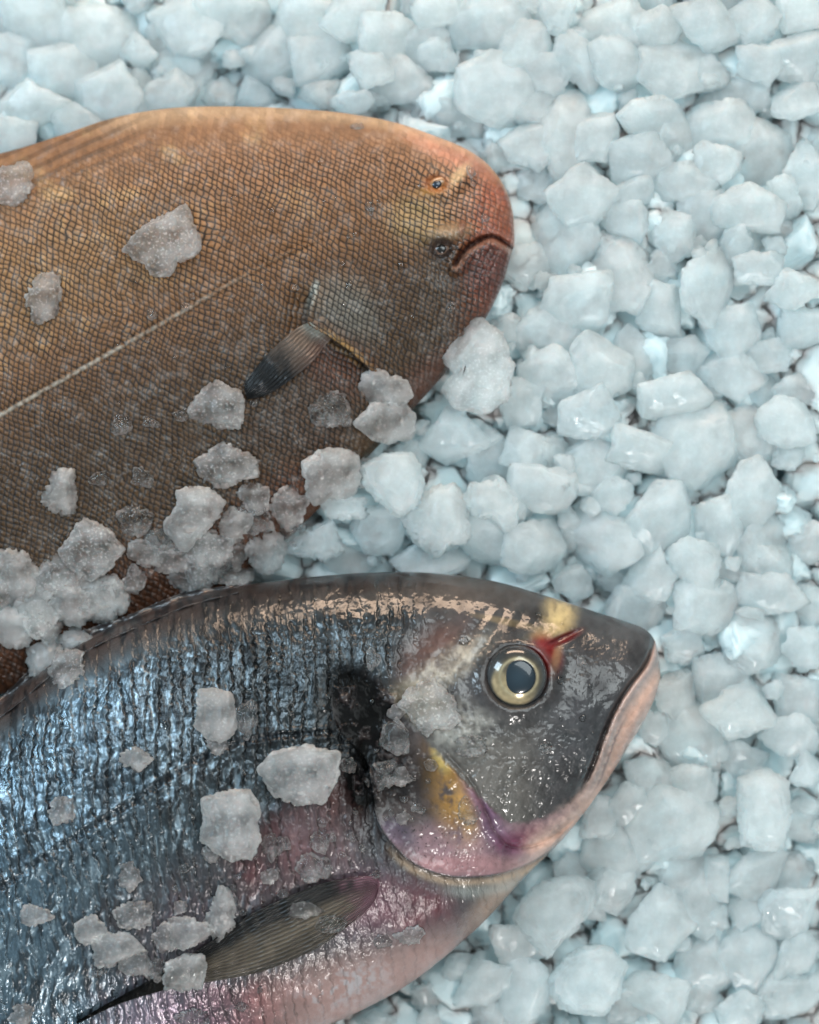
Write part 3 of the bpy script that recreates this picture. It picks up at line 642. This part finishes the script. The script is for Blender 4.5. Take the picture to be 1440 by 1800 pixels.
# --- chips lying on the fish: x, y, width, height, material, label, optional outline
G, F, K, B = M_GREY, M_FROST, M_CLEAR, M_BED
ON = [
 (285, 425, 125, 118, G, 'large flat diamond shaped ice chip frozen onto the middle of the brown fish', [(218, 440), (240, 410), (262, 392), (300, 372), (324, 360), (338, 395), (351, 425), (345, 445), (310, 462), (300, 481), (268, 487), (255, 465), (230, 450)]),
 (75, 525, 70, 96, G, 'brownish oval melting ice chip left of the diamond shaped one on the brown fish', None),
 (25, 320, 84, 88, G, 'flat brown tinted ice chip at the upper left end of the brown fish', None),
 (384, 722, 86, 92, G, 'grey see-through ice chip touching the tip of the black side fin', None),
 (398, 820, 112, 92, G, 'broad grey ice chip below the black side fin, above the smaller round ones', None),
 (107, 866, 74, 100, F, 'upright oval ice chip standing alone on the dark lower flank of the brown fish', None),
 (345, 905, 112, 118, F, 'tall whitish ice chip leaning on the belly edge of the brown fish', [(345, 852), (398, 880), (385, 908), (358, 935), (330, 968), (300, 945), (285, 925), (312, 890), (310, 862)]),
 (413, 926, 76, 62, F, 'small bright round ice chip right of the tall whitish one', None),
 (408, 974, 56, 50, G, 'small brown tinted ice chip under the bright round one', None),
 (467, 970, 66, 98, F, 'upright brownish ice chip above the back of the silver fish', None),
 (581, 832, 108, 104, F, 'frosty brown tinted ice chip with a speckled rim at the belly of the brown fish', [(528, 815), (560, 795), (600, 785), (625, 800), (632, 835), (637, 860), (615, 880), (580, 878), (555, 890), (540, 860)]),
 (554, 950, 112, 80, B, 'wide pale ice chip between the backs of the two fish', None),
 (603, 892, 90, 56, B, 'pale ice chip squeezed under the speckled brown tinted one', None),
 (163, 966, 112, 106, G, 'five sided ice chip with an amber lower half on the belly of the brown fish', [(148, 912), (185, 922), (217, 965), (190, 1000), (160, 1022), (130, 1000), (105, 968), (120, 945)]),
 (236, 915, 80, 62, K, 'glassy ice chip showing green skin through it beside the amber one', None),
 (297, 985, 84, 62, G, 'hook shaped ice chip on the lower edge of the brown fish', None),
 (233, 1024, 50, 62, G, 'small brown ice chip in the fin rays below the amber one', None),
 (320, 1020, 62, 42, G, 'low dark ice chip right above the dorsal fin of the silver fish', None),
 (119, 1058, 94, 90, F, 'round grey ice chip below the amber one, its rim set with beads', None),
 (29, 1008, 84, 106, F, 'large white ice chip at the left edge over the belly of the brown fish', None),
 (24, 1107, 84, 88, B, 'white ice chip under the large white one at the left edge', None),
 (78, 1152, 72, 84, B, 'smooth pale ice chip behind the back of the silver fish, near the left edge', None),
 (133, 1124, 70, 46, B, 'half hidden pale ice chip peeping over the dorsal fin of the silver fish', None),
 (578, 720, 76, 66, K, 'thin clear oval of melting ice below the gill slit of the brown fish', None),
 (213, 745, 44, 38, K, 'small clear lump of ice on the dark flank, left of the grey see-through chip', None),
 (265, 742, 32, 24, K, 'tiny clear lump of ice between two others on the dark flank', None),
 (321, 730, 36, 22, K, 'glittering sliver of ice against the grey see-through chip', None),
 (177, 842, 42, 26, K, 'low clear lump of ice right of the upright oval chip', None),
 (250, 842, 44, 36, K, 'faint clear lump of ice above the glassy green one', None),
 (505, 895, 60, 96, G, 'reddish brown tinted ice chip behind the belly edge of the brown fish', None),
 (445, 878, 56, 60, G, 'brown tinted ice chip between the broad grey one and the belly edge', None),
 (418, 1010, 84, 40, G, 'dull ice chip lying along the back of the silver fish', None),
 (845, 642, 118, 160, F, 'big rough ice chip propped against the throat of the brown fish', [(822, 566), (850, 561), (880, 590), (900, 640), (893, 700), (852, 726), (805, 715), (776, 682), (802, 655), (779, 628), (800, 600)]),
 (680, 680, 86, 68, F, 'small rough ice chip at the tip of the gill cover of the brown fish', [(640, 655), (665, 646), (690, 662), (715, 668), (724, 700), (700, 712), (650, 712), (634, 690)]),
 (680, 742, 122, 74, F, 'wide speckled ice chip right below the tip of the gill cover', [(650, 708), (710, 706), (738, 735), (732, 768), (690, 780), (655, 772), (621, 748)]),
 (626, 222, 26, 13, K, 'tiny bright fleck of ice near the top edge of the brown fish', None),
 # silver fish
 (115, 1180, 76, 84, G, 'round grey ice chip perched on the dorsal fin of the silver fish', None),
 (378, 1257, 70, 92, F, 'smooth upright barrel shaped ice chip high on the silver flank', [(350, 1215), (385, 1210), (410, 1222), (413, 1280), (400, 1302), (365, 1300), (344, 1275), (348, 1240)]),
 (430, 1262, 44, 84, K, 'clear jagged ice chip right of the barrel shaped one', None),
 (385, 1312, 48, 32, G, 'small half round ice chip below the barrel shaped one', None),
 (237, 1333, 56, 50, F, 'small crumbly ice chip on the blue flank left of the barrel shaped one', None),
 (528, 1363, 148, 102, F, 'largest white ice chip on the silver fish, beside the black patch', [(451, 1350), (480, 1324), (530, 1313), (600, 1318), (592, 1365), (570, 1412), (520, 1418), (482, 1402), (465, 1372)]),
 (405, 1450, 106, 122, F, 'large square white ice chip in the middle of the silver flank', [(356, 1406), (378, 1396), (440, 1387), (452, 1408), (459, 1475), (440, 1508), (405, 1513), (377, 1496), (349, 1474), (360, 1440)]),
 (108, 1424, 52, 58, G, 'small pointed ice chip on the blue flank near the left edge', None),
 (61, 1610, 58, 40, F, 'small oblong ice chip alone on the blue flank at the lower left', None),
 (226, 1540, 50, 44, G, 'small crumbly ice chip above the cluster by the side fin', None),
 (44, 1782, 56, 58, G, 'round dull ice chip in the bottom left corner', None),
 (160, 1633, 60, 56, F, 'leftmost round ice chip of the cluster by the side fin', None),
 (238, 1609, 60, 66, G, 'topmost round ice chip of the cluster by the side fin', None),
 (203, 1668, 88, 66, F, 'wide lumpy ice chip in the middle of the cluster by the side fin', None),
 (246, 1692, 70, 52, G, 'flat grey ice chip under the wide lumpy one', None),
 (290, 1650, 42, 50, G, 'small ice chip between the wide lumpy one and the bright one', None),
 (335, 1640, 76, 72, F, 'bright crumbly ice chip at the upper edge of the side fin', None),
 (393, 1606, 60, 84, F, 'tall grey ice chip right of the bright crumbly one', None),
 (323, 1711, 76, 68, F, 'glassy square ice chip on the side fin with a hanging drop', [(292, 1690), (325, 1678), (356, 1675), (361, 1700), (352, 1738), (320, 1746), (292, 1738), (286, 1712)]),
 (270, 1703, 38, 46, K, 'dark clear ice chip left of the glassy square one', None),
 (317, 1598, 28, 30, G, 'tiny ice chip above the bright crumbly one', None),
 (174, 1705, 26, 44, K, 'clear finger of ice hanging below the cluster by the side fin', None),
 (756, 1246, 100, 96, G, 'wide melting ice chip on the cheek behind the eye', [(720, 1210), (760, 1192), (795, 1225), (805, 1262), (790, 1280), (765, 1278), (752, 1294), (735, 1280), (722, 1255), (700, 1240)]),
 (694, 1296, 54, 66, K, 'dark clear four sided ice chip in front of the black patch', [(675, 1272), (700, 1264), (718, 1285), (716, 1322), (700, 1328), (668, 1308)]),
 (698, 1250, 30, 28, G, 'tiny amber ice chip above the dark clear four sided one', None),
 (680, 1362, 54, 58, K, 'clear round ice chip on the dark upper gill cover', None),
 (702, 1366, 38, 36, G, 'white splinter of ice on the clear round chip of the gill cover', None),
 (612, 1345, 38, 30, K, 'small dark ice sliver right of the largest white chip', None),
 (528, 1602, 78, 30, G, 'brownish crust of ice across the root of the side fin', None),
 (580, 1625, 50, 36, K, 'clear crust of ice below the brownish one on the side fin', None),
 (473, 1541, 32, 30, G, 'small round ice bead above the side fin', None),
 (551, 1520, 64, 60, K, 'melting film of ice over the red skin above the side fin', None),
 (562, 1478, 32, 44, K, 'clear ice lump under the largest white chip', None),
 (367, 1501, 36, 30, G, 'small wedge of ice at the foot of the large square chip', None),
 (478, 1488, 36, 46, K, 'clear ice lump right of the large square chip', None),
 (722, 1645, 58, 44, G, 'faint crusted ice chip on the pink belly right of the side fin', None),
 (670, 1657, 34, 26, K, 'small clear ice bead at the root of the side fin', None),
 (822, 1430, 36, 62, K, 'amber drop of ice on the golden flash of the gill cover', None),
 (828, 1312, 66, 40, K, 'clear flat ice smear on the cheek below the melting chip', None),
 (1020, 1162, 26, 22, G, 'tiny ice bead on the dark snout', None),
 (958, 1314, 26, 24, K, 'tiny clear bead on the lower cheek', None),
 (708, 1440, 30, 24, G, 'tiny pale bead on the lower gill cover', None),
 (342, 1795, 60, 44, K, 'clear ice lump on the belly under the glassy square chip', None),
 (425, 1768, 28, 24, K, 'tiny clear bead on the red belly', None),
 (655, 1160, 22, 48, K, 'clear icicle on the nape above the black patch', None),
]
seed = 100
for (x, y, W_, H_, mt, lb, poly) in ON:
    seed += 1
    s_ = surf(x, y, min(W_, H_)*.35)
    T_ = .30*min(W_, H_) if mt in (F, B) else (.25 if mt is G else .24)*min(W_, H_)
    tl = (0, 0)
    if s_ is None: s_ = 40
    else: tl = norm_tilt(x, y, min(W_, H_)*.4)
    tl = (max(-32, min(32, tl[0]))*.8, max(-32, min(32, tl[1]))*.8)
    add_chip(x, y, W_, H_, s_+T_*.30, seed, mt, lb, T_=T_, tilt=tl, poly=poly, ang=0, knob=.9)

# the heap of melting chips that buries the lower edge of the brown fish
rh = np.random.default_rng(12); n_ = 0
while n_ < 26:
    t_ = rh.random(); x = 640-640*t_+rh.uniform(-26, 26); y = 862+215*t_**.8+rh.uniform(-46, 46)
    s_ = surf(x, y, 10)
    if y > 1240-.42*x or y < 1010-.36*x: continue
    if any((x-c[0])**2+(y-c[1])**2 < (.34*min(c[2], c[3])+16)**2 for c in ON): continue
    q = rh.uniform(44, 84); n_ += 1
    add_chip(x, y, q*rh.uniform(.9, 1.2), q*rh.uniform(.8, 1.1), (30 if s_ is None else s_)+q*.06, 3000+n_, (M_GREY, M_FROST, M_GREY, M_CLEAR)[n_ % 4], 'half melted ice chip in the heap along the lower edge of the brown fish',
             'melting ice heap on the lower edge of the brown fish', T_=q*.28, tilt=(rh.normal(0, 8), rh.normal(0, 8)), knob=.8)

# small unnamed crumbs and water beads
def scatter(n, area, size, mat, name, label, group, cat, flat=.5, sd=5, lvl=3, knob=.6):
    r = np.random.default_rng(sd); k = 0; tries = 0
    while k < n and tries < 4000:
        tries += 1; x0, y0, x1, y1 = area[r.integers(len(area))]
        x, y = r.uniform(x0, x1), r.uniform(y0, y1); s_ = surf(x, y, 4)
        if s_ is None or s_ < 45: continue
        q = size[0]+(size[1]-size[0])*r.random()**2.2; W_, H_ = q, q*r.uniform(.75, 1.3)
        add_chip(x, y, W_, H_, s_+q*flat*.2, int(r.integers(1e6)), mat, label, group, name, T_=q*flat, tilt=norm_tilt(x, y, 8), lvl=lvl, cat=cat, knob=knob); k += 1
scatter(34, [(450, 1400, 660, 1590), (130, 1500, 480, 1760), (640, 1280, 780, 1460)], (10, 26), M_CLEAR, 'ice_crumb', 'tiny clear crumb of ice stuck to the wet silver fish', 'ice crumbs on the silver fish', 'ice crumb', .6, 5, 4)
scatter(16, [(150, 380, 700, 760), (640, 300, 860, 600)], (8, 20), M_CLEAR, 'ice_crumb', 'tiny clear crumb of ice stuck to the brown fish', 'ice crumbs on the brown fish', 'ice crumb', .5, 6, 4)
scatter(34, [(440, 1050, 900, 1250), (60, 1250, 620, 1500), (880, 1080, 1060, 1350)], (6, 20), M_WATER, 'water_droplet', 'round bead of water on the wet silver fish', 'water beads on the silver fish', 'water droplet', .45, 7, 3, .0)
scatter(26, [(380, 220, 860, 560), (60, 380, 620, 760)], (6, 18), M_WATER, 'water_droplet', 'round bead of water on the brown scaled fish', 'water beads on the brown fish', 'water droplet', .4, 8, 3, .0)

# --- the bed
def bedz(x, y):
    return 6+26*float(vn(x/210., y/210., 5.))-110*float(sm(380, 0, y)*sm(1000, 300, x))-25*float(sm(1300, 1700, y))-18*float(sm(1150, 1440, x)*sm(500, 100, y))
BED = [(60, 40, 110, 100), (165, 60, 110, 90), (110, 120, 110, 80), (948, 325, 70, 60), (1034, 345, 123, 84), (1096, 386, 60, 60), (1186, 415, 68, 76), (1240, 378, 100, 94), (1309, 374, 92, 84), (1379, 341, 56, 74), (1088, 493, 108, 92), (998, 407, 90, 112),
 (932, 464, 66, 62), (1022, 530, 92, 106), (969, 575, 98, 84), (1243, 501, 104, 94), (1161, 546, 72, 90), (1334, 472, 78, 50), (1403, 505, 92, 60), (1416, 575, 76, 64), (1280, 583, 92, 76),
 (961, 657, 90, 98), (1063, 657, 104, 96), (1116, 628, 56, 76), (1194, 636, 72, 64), (1284, 661, 100, 76), (1354, 628, 60, 50), (1170, 702, 108, 70), (1043, 730, 92, 70), (1387, 689, 78, 54),
 (910, 705, 72, 80), (920, 792, 80, 76), (1133, 780, 92, 84), (1055, 812, 98, 84), (1231, 771, 118, 108), (1325, 763, 84, 84), (1383, 743, 76, 68), (973, 866, 132, 100), (1080, 870, 60, 46),
 (1157, 907, 116, 100), (1317, 866, 92, 100), (1264, 931, 76, 90), (875, 885, 76, 90), (1055, 956, 108, 92), (1342, 956, 68, 76), (1420, 956, 64, 68), (860, 40, 122, 92), (775, 25, 74, 56),
 (920, 85, 78, 74), (750, 80, 84, 100), (1080, 40, 102, 68), (1245, 45, 112, 92), (1335, 35, 68, 64), (1410, 20, 70, 60), (1020, 100, 88, 82), (1085, 115, 78, 82), (1185, 115, 102, 100),
 (1400, 100, 84, 78), (890, 165, 140, 92), (815, 210, 92, 58), (940, 185, 88, 62), (935, 255, 92, 60), (1000, 245, 82, 110), (1150, 210, 116, 68), (1055, 240, 68, 82), (1295, 165, 102, 78),
 (1405, 175, 84, 64), (1265, 215, 102, 86), (1185, 255, 68, 68), (1260, 285, 102, 68), (1345, 270, 102, 102), (1120, 285, 78, 78), (1110, 335, 64, 46), (1195, 320, 102, 68), (1420, 310, 56, 92),
 (1223, 987, 76, 64), (1143, 1010, 90, 76), (1353, 1000, 88, 80), (1007, 1023, 52, 46), (1347, 1050, 100, 68), (1240, 1063, 96, 94), (1120, 1070, 94, 62), (1290, 1005, 50, 44), (1420, 1067, 52, 70),
 (1327, 1127, 92, 88), (1200, 1130, 70, 56), (1417, 1140, 58, 70), (1267, 1200, 82, 94), (1190, 1215, 70, 76), (1217, 1300, 102, 100), (1313, 1250, 102, 82), (1397, 1223, 70, 70), (1390, 1293, 76, 64),
 (1413, 1350, 58, 70), (1147, 1277, 46, 46), (1293, 1330, 92, 80), (1213, 1377, 70, 56), (1190, 1445, 142, 100), (1087, 1500, 104, 112), (1337, 1531, 100, 78), (1199, 1535, 70, 68),
 (1259, 1535, 60, 68), (1078, 1574, 76, 88), (1164, 1621, 92, 96), (1238, 1591, 88, 100), (1319, 1595, 60, 56), (1388, 1595, 100, 96), (1233, 1694, 88, 78), (1319, 1686, 80, 96),
 (1156, 1746, 100, 100), (923, 1737, 80, 88), (906, 1664, 108, 80), (846, 1729, 76, 80), (1392, 1673, 68, 78), (1414, 1445, 60, 68), (1380, 1746, 88, 72), (1302, 1780, 96, 56), (1014, 1531, 68, 56),
 (1052, 1436, 70, 66), (810, 765, 112, 96), (860, 820, 70, 66), (670, 930, 90, 80), (755, 985, 120, 60), (860, 955, 92, 80), (620, 980, 90, 50), (940, 960, 80, 80), (1140, 1370, 66, 60), (1100, 1420, 60, 60),
 (245, 85, 56, 62), (190, 165, 112, 100), (45, 190, 96, 84), (30, 100, 100, 80), (330, 40, 110, 90), (420, 30, 104, 84), (340, 125, 122, 100), (440, 160, 66, 50), (540, 30, 110, 90),
 (470, 100, 90, 80), (680, 70, 92, 74), (620, 35, 90, 70), (570, 100, 110, 80), (620, 180, 70, 34), (700, 150, 90, 60), (240, 190, 90, 60), (130, 215, 80, 50), (300, 165, 70, 60), (20, 235, 80, 50),
 (760, 190, 70, 50), (0, 20, 90, 90), (660, 120, 80, 60), (1345, 110, 70, 66), (1240, 130, 60, 60), (960, 130, 66, 60), (980, 30, 80, 70), (1160, 50, 80, 70)]
NAMED = {
 (1343, 1427, 92, 142): ('tall rectangular block of pale ice near the right edge, level with the silver fish chin', [(1298, 1370), (1345, 1358), (1388, 1370), (1385, 1440), (1375, 1490), (1352, 1502), (1300, 1484), (1298, 1430)]),
 (1035, 1720, 146, 124): ('broad flat white ice chip at the bottom, right of the silver fish belly', [(965, 1720), (1000, 1680), (1030, 1662), (1075, 1668), (1105, 1700), (1085, 1750), (1060, 1780), (1010, 1778), (970, 1745)]),
 (975, 1604, 154, 112): ('large brownish white slab of ice next to the throat of the silver fish', [(900, 1610), (935, 1560), (990, 1540), (1045, 1550), (1045, 1600), (1000, 1640), (965, 1680), (930, 1650)]),
 (690, 846, 122, 112): ('rounded white ice chip right of the frosty brown tinted one', [(640, 820), (680, 797), (725, 800), (748, 850), (725, 890), (700, 905), (665, 880), (636, 850)]),
 (770, 912, 110, 112): ('pale ice chip with a ragged lower rim above the nape of the silver fish', None),
 (862, 882, 108, 90): ('pale two lobed ice chip pointing down above the forehead of the silver fish', [(810, 880), (830, 850), (880, 845), (915, 870), (905, 920), (890, 942), (870, 915), (830, 905)]),
}
def region(x, y):
    if y < 260 and x < 760: return 'soft grey ice chip in the bed above the brown fish', 'ice chips above the brown fish'
    if y < 300: return 'bluish white ice chip in the top right part of the bed', 'ice chips in the top right part of the bed'
    if y < 640: return 'pale ice chip in the bed right of the brown fish snout', 'ice chips right of the brown fish snout'
    if x < 1000 and y < 1060: return 'pale ice chip in the gap between the two fish heads', 'ice chips in the gap between the two fish heads'
    if y < 1060: return 'bright white ice chip in the middle of the right side', 'ice chips in the middle of the right side'
    if y < 1390: return 'pale ice chip in the bed right of the silver fish mouth', 'ice chips right of the silver fish mouth'
    return 'greyish white ice chip in the bed at the lower right', 'ice chips at the lower right'
r = np.random.default_rng(77); placed = []
def bed_tilt(): return (6+r.normal(0, 9), r.normal(0, 9))
for n, (x, y, W_, H_) in enumerate(BED):
    lb, gp = region(x, y); seed += 1
    z = bedz(x, y)+r.uniform(-6, 26)
    add_chip(x, y, W_*1.42, H_*1.42, z, seed, M_BED, lb, gp, T_=r.uniform(.30, .42)*min(W_, H_), tilt=bed_tilt(), lvl=5, knob=.32, lump=.06); placed.append((x, y, min(W_, H_)/2))
for (x, y, W_, H_), (lb, poly) in NAMED.items():
    seed += 1; add_chip(x, y, W_, H_, bedz(x, y)+34, seed, M_BED, lb, T_=.6*min(W_, H_), tilt=(-10, 4), poly=poly, lvl=5); placed.append((x, y, min(W_, H_)/2))
for c in ON: placed.append((c[0], c[1], min(c[2], c[3])/2))
def fishdist(x, y): return surf(x, y, 14) is not None
def pick(n, box, dmin, sizes):
    out = []; t = 0
    while len(out) < n and t < 20000:
        t += 1; x, y = r.uniform(box[0], box[2]), r.uniform(box[1], box[3]); q = r.uniform(*sizes)
        if fishdist(x, y): continue
        if any((x-a)**2+(y-b)**2 < (dmin*(q/2+c))**2 for a, b, c in placed): continue
        placed.append((x, y, q/2)); out.append((x, y, q))
    return out
for x, y, q in pick(50, (-10, -10, 1450, 1810), .62, (44, 84)):
    lb, gp = region(x, y); seed += 1; W_, H_ = q*r.uniform(.9, 1.2), q*r.uniform(.85, 1.15)
    add_chip(x, y, W_, H_, bedz(x, y)-10+r.uniform(-8, 12), seed, M_BED, lb, gp, T_=.65*min(W_, H_), tilt=bed_tilt(), lvl=4)
# merged lower layers: nobody could count these
VV, FF, off = [], [], 0
def to_stuff(x, y, z, q, sd, lvl=3):
    global off
    W_, H_ = q*r.uniform(.9, 1.3), q*r.uniform(.8, 1.15); p, f, rm = chip_geo(W_, H_, .6*q, sd, lvl)
    R_ = np.array(Euler((math.radians(-8+r.normal(0, 16)), math.radians(r.normal(0, 16)), 0)).to_matrix())
    p = p@R_.T; k = (1-z/ZC)*S; VV.append(p*k+P(np.float64(x), np.float64(y), np.float64(z))); FF.append(f+off); off += len(p)
for gy in np.arange(-260, 2080, 62):
    for gx in np.arange(-320, 1780, 66):
        x, y = gx+r.uniform(-22, 22)+(33 if int(gy/62) % 2 else 0), gy+r.uniform(-22, 22)
        z = bedz(x, y)-46+r.uniform(-12, 14)
        if surf(x, y, 3) is not None:
            if surf(x-50, y, 3) is not None and surf(x+50, y, 3) is not None and surf(x, y-50, 3) is not None and surf(x, y+50, 3) is not None: continue
            z = min(z, -30)
        to_stuff(x, y, z, r.uniform(85, 125), int(r.integers(1e6)), 4 if -40 < x < 1480 and -40 < y < 1840 else 3)
for gy in np.arange(-250, 2060, 78):
    for gx in np.arange(-300, 1760, 80):
        x, y = gx+r.uniform(-25, 25), gy+r.uniform(-25, 25)
        if -45 < x < 1485 and -45 < y < 1845: continue
        if fishdist(x, y): continue
        to_stuff(x, y, bedz(min(max(x, 0), 1440), min(max(y, 0), 1800))+r.uniform(-8, 16), r.uniform(80, 112), int(r.integers(1e6)))
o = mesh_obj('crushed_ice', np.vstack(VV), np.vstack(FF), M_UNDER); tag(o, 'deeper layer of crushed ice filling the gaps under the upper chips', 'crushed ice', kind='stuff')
VV, FF, off = [], [], 0
for _ in range(520):
    x, y = r.uniform(-60, 1500), r.uniform(-60, 1860); sz = r.uniform(16, 46)
    if surf(x, y, 16) is not None: continue
    to_stuff(x, y, bedz(x, y)+r.uniform(-14, 16), sz, int(r.integers(1e6)))
o = mesh_obj('ice_grit', np.vstack(VV), np.vstack(FF), M_BED, None, None, np.full((sum(len(q) for q in VV), 3), .3)); tag(o, 'fine broken ice crumbs lodged between the larger chips', 'ice grit', kind='stuff')
# ground sheet of packed slush
gx, gy = np.meshgrid(np.linspace(-700, 2140, 240), np.linspace(-600, 2400, 250), indexing='ij')
gz = -230+14*fbm(gx/60, gy/60, 2.)
idx = np.arange(gx.size).reshape(gx.shape)
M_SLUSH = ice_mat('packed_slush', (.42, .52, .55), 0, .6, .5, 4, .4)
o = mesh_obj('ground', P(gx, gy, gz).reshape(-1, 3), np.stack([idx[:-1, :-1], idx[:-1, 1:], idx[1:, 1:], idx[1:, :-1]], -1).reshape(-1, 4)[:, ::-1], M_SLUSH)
tag(o, kind='structure')
bpy.context.view_layer.update()
for root in (sole, bream):                              # parts were built in world space: keep them there under their root
    inv = root.matrix_world.inverted()
    for ch in root.children: ch.matrix_parent_inverse = inv
